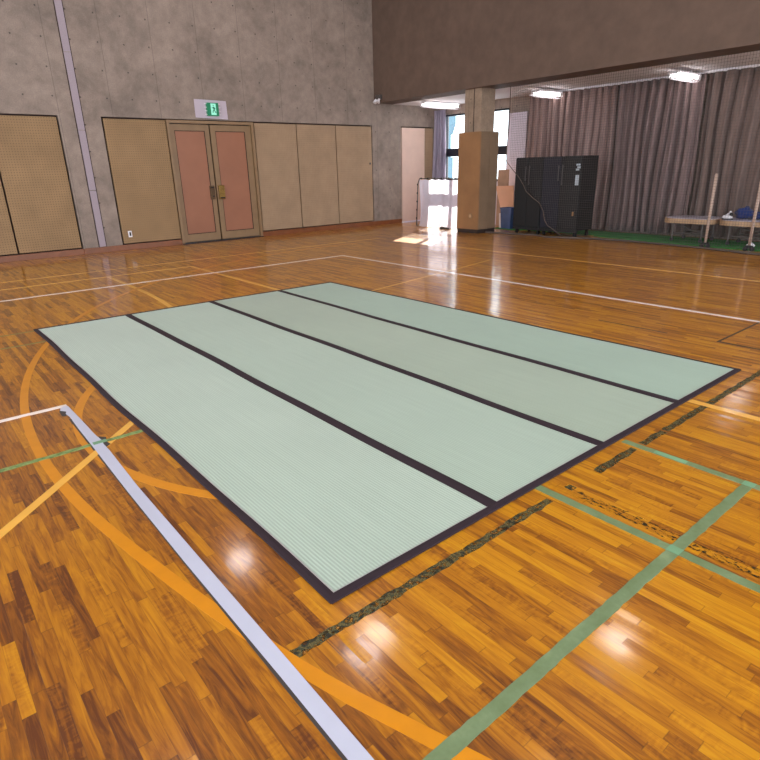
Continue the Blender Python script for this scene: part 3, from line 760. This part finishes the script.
for r_ in range(rows+1):
    tz = r_/rows
    for i in range(n+1):
        u = i/n; y = yl-.03+(yr-yl+.05)*u
        sag = .022*abs(math.sin(u*PI*6))
        z = (zh-.02-sag)*(1-tz)+.012*tz
        fold = .012*math.sin(u*34+tz*2)+.03*tz*math.sin(u*13+2*tz)+.02*tz*math.sin(u*27)
        pull = .10*math.exp(-((u-.12)/.1)**2)*math.sin(PI*tz)
        vs.append((xs+.012+fold-.09*tz**6+pull*.2, y-.05*tz*(u < .15)*(1-u/.15)+pull*.12, z))
for r_ in range(rows):
    for i in range(n): q = r_*(n+1)+i; fs.append((q,q+1,q+n+2,q+n+1))
sh = MB().add(vs, fs, M['sheet']).build('sheet', gf, smooth=True, label='sheer white sheet')
lm = MB()
pts = [(10.2,10.08,.02),(10.17,10.0,.035),(10.2,9.9,.025),(10.22,9.8,.02)]
tag(MB().tube(pts, [.02,.035,.03,.012], M['steel'], 8).build('dark_cloth'), 'small dark crumpled cloth on the floor before the sheet', 'cloth')

# posts with wheels
def post(y, z1, label, x=10.62):
    t = thing('wheeled_post', label, 'post', (x, y, 0))
    MB().tube([(x,y,.08),(x,y,z1)], .024, M['post'], 12).build('pole', t, smooth=True)
    MB().tube([(x,y,z1),(x,y,z1+.01)], .02, M['post'], 12).build('cap', t)
    b = MB(); b.box(x-.04,x+.04,y-.05,y+.05,.05,.09,M['black'],.004); b.build('base', t)
    for dy in (-.05,.05):
        MB().tube([(x-.015,y+dy,.035),(x+.015,y+dy,.035)], .035, M['black'], 12).build('wheel', t)
post(4.19, 1.18, 'tan post on a black wheeled foot, left of two')
post(3.515, 1.30, 'tan post on a black wheeled foot, nearest the right picture edge')

# trolleys
def trolley(y0, y1, label, xo, ends):
    t = thing('low_trolley', label, 'trolley', (xo+.4, (y0+y1)/2, 0), 'low trolleys with rounded tan decks')
    R = .22; out = []
    xa, xb = xo, xo+.72
    def corner(cx, cy, a0, a1):
        for i in range(7):
            a = math.radians(a0+(a1-a0)*i/6); out.append((cx+R*math.cos(a), cy+R*math.sin(a)))
    corner(xb-R, y1-R, 0, 90); corner(xa+R, y1-R, 90, 180); corner(xa+R, y0+R, 180, 270); corner(xb-R, y0+R, 270, 360)
    z0, z1 = .345, .425
    MB().prism(out, z1-z0, M['deck'], base=z0).build('deck', t)
    inn = [(xo+.36+(a-xo-.36)*.93, (y0+y1)/2+(b-(y0+y1)/2)*.95) for a, b in out]
    MB().prism(inn, .008, M['deck_top'], base=z1).build('deck_top', t, label='grey laminate deck top')
    for xx in (xa+.12, xb-.12):
        for yy in (y0+.2, y1-.2):
            MB().tube([(xx,yy,.07),(xx,yy,.345)], .015, M['steel'], 8).build('leg', t)
            c2 = MB(); c2.tube([(xx-.012,yy,.035+.012),(xx+.012,yy,.035+.012)], .034, M['black'], 12); c2.build('caster', t)
    MB().tube([(xa+.12,y0+.2,.16),(xa+.12,y1-.2,.16)], .013, M['steel'], 8).build('frame_bar', t)
    MB().tube([(xb-.12,y0+.2,.16),(xb-.12,y1-.2,.16)], .013, M['steel'], 8).build('frame_bar', t)
    MB().tube([(xa+.12,y0+.2,.18),(xa+.12,y1-.2,.33)], .011, M['steel'], 8).build('brace', t)
    return t
trolley(4.27, 5.18, 'low trolley with rounded tan deck, its left end pointing at the cabinets', 10.98, 0)
trolley(2.9, 4.22, 'low trolley with rounded tan deck carrying a blue bag', 10.98, 1)
# blue bag
def blob(cx, cy, cz, rx, ry, rz, m, seed, name, parent=None, nz=.25, ico=3):
    bm = bmesh.new(); bmesh.ops.create_icosphere(bm, subdivisions=ico, radius=1)
    for v in bm.verts:
        c0 = v.co.copy(); k_ = 1+nz*(math.sin(c0.x*4+seed)*math.sin(c0.y*5+seed*2)+.5*math.sin(c0.z*7+c0.y*6+seed))
        z = c0.z*rz*k_; v.co = Vector((cx+c0.x*rx*k_, cy+c0.y*ry*k_, cz+max(z, -rz*.8)))
    mb = MB(); bm.verts.index_update(); mb.add([v.co[:] for v in bm.verts], [[v.index for v in f.verts] for f in bm.faces], m); bm.free()
    return mb.build(name, parent, smooth=True)
ZT = .434
bg = thing('cloth_bag', 'crumpled blue cloth bag lying on the right trolley', 'bag', (11.35, 3.85, ZT))
blob(11.46, 3.95, ZT+.082, .11, .14, .10, M['blue_cloth'], 1.2, 'body', bg)
blob(11.46, 3.72, ZT+.05, .09, .17, .06, M['blue_cloth'], 3.1, 'flap', bg)
MB().tube([(11.42,3.9,ZT+.13),(11.40,3.7,ZT+.11),(11.42,3.5,ZT+.06),(11.46,3.35,ZT+.02)], .014, M['blue_cloth'], 8).build('strap', bg, smooth=True)
for i, (x, y, lab, sz) in enumerate(((11.10,4.08,'white and black sports shoe at the end of the right trolley',.72),(11.48,4.21,'white crumpled shoe close behind the blue bag, further from the net',.62))):
    t = thing('sports_shoe', lab, 'shoe', (x, y, ZT))
    so = [( .045*sz*math.cos(a)*(1+.15*math.sin(a)), .125*sz*math.sin(a)) for a in [2*PI*q/18 for q in range(18)]]
    if i: so = [(a*.9, b*.5) for a, b in so]
    MB().prism([(x+a, y+b) for a, b in so], .018, M['black'], base=ZT).build('sole', t)
    k1 = .5 if i else 1
    blob(x, y+.01*k1, ZT+.045, .042*sz, .115*sz*k1, .045, M['white_plastic'], i+1., 'upper', t, .1, 2)
    blob(x, y-.06*sz*k1, ZT+.085, .036*sz, .045*sz, .036, M['white_plastic'] if i else M['black'], i+2., 'collar', t, .06, 2)
tag(MB().tube([(11.12,3.72,.022),(11.12,3.66,.05),(11.12,3.60,.022)], [.02,.045,.02], M['white_plastic'], 10).build('ball_bag'), 'small white bundle under the right trolley', 'bundle')

# ------------------------------------------------------------------ light
W = bpy.data.worlds.new('World'); bpy.context.scene.world = W; W.use_nodes = True
nt_ = W.node_tree; bg_ = nt_.nodes['Background']
bg_.inputs[0].default_value = (.86, .93, 1, 1); bg_.inputs[1].default_value = 4.4
def sun():
    l = bpy.data.lights.new('sun', 'SUN'); l.energy = 30; l.angle = math.radians(.6); l.color = (1,.93,.82)
    o = bpy.data.objects.new('sun', l); C.objects.link(o)
    d = Vector((-1,-.62,-.60)); o.rotation_euler = d.to_track_quat('-Z','Y').to_euler(); o.location = (20, 17, 8)
sun()

# ------------------------------------------------------------------ camera
f, yaw, pitch, roll, h = 577.17, .886372, .3512586, -.0244656, 1.3954759
fw = Vector((math.cos(yaw)*math.cos(pitch), math.sin(yaw)*math.cos(pitch), -math.sin(pitch)))
rt = Vector((math.sin(yaw), -math.cos(yaw), 0)); up = rt.cross(fw)
cs, sn = math.cos(roll), math.sin(roll)
r2 = rt*cs+up*sn; u2 = -rt*sn+up*cs
cam = bpy.data.cameras.new('camera'); cam.sensor_width = 36; cam.sensor_fit = 'HORIZONTAL'; cam.lens = f/760*36; cam.clip_start = .05
co = bpy.data.objects.new('camera', cam); C.objects.link(co)
m = Matrix((r2, u2, -fw)).transposed().to_4x4(); m.translation = (0, 0, h); co.matrix_world = m
sc = bpy.context.scene; sc.camera = co
sc.view_settings.view_transform = 'Standard'; sc.view_settings.look = 'None'; sc.view_settings.gamma = 1
sc.view_settings.exposure = 0.0
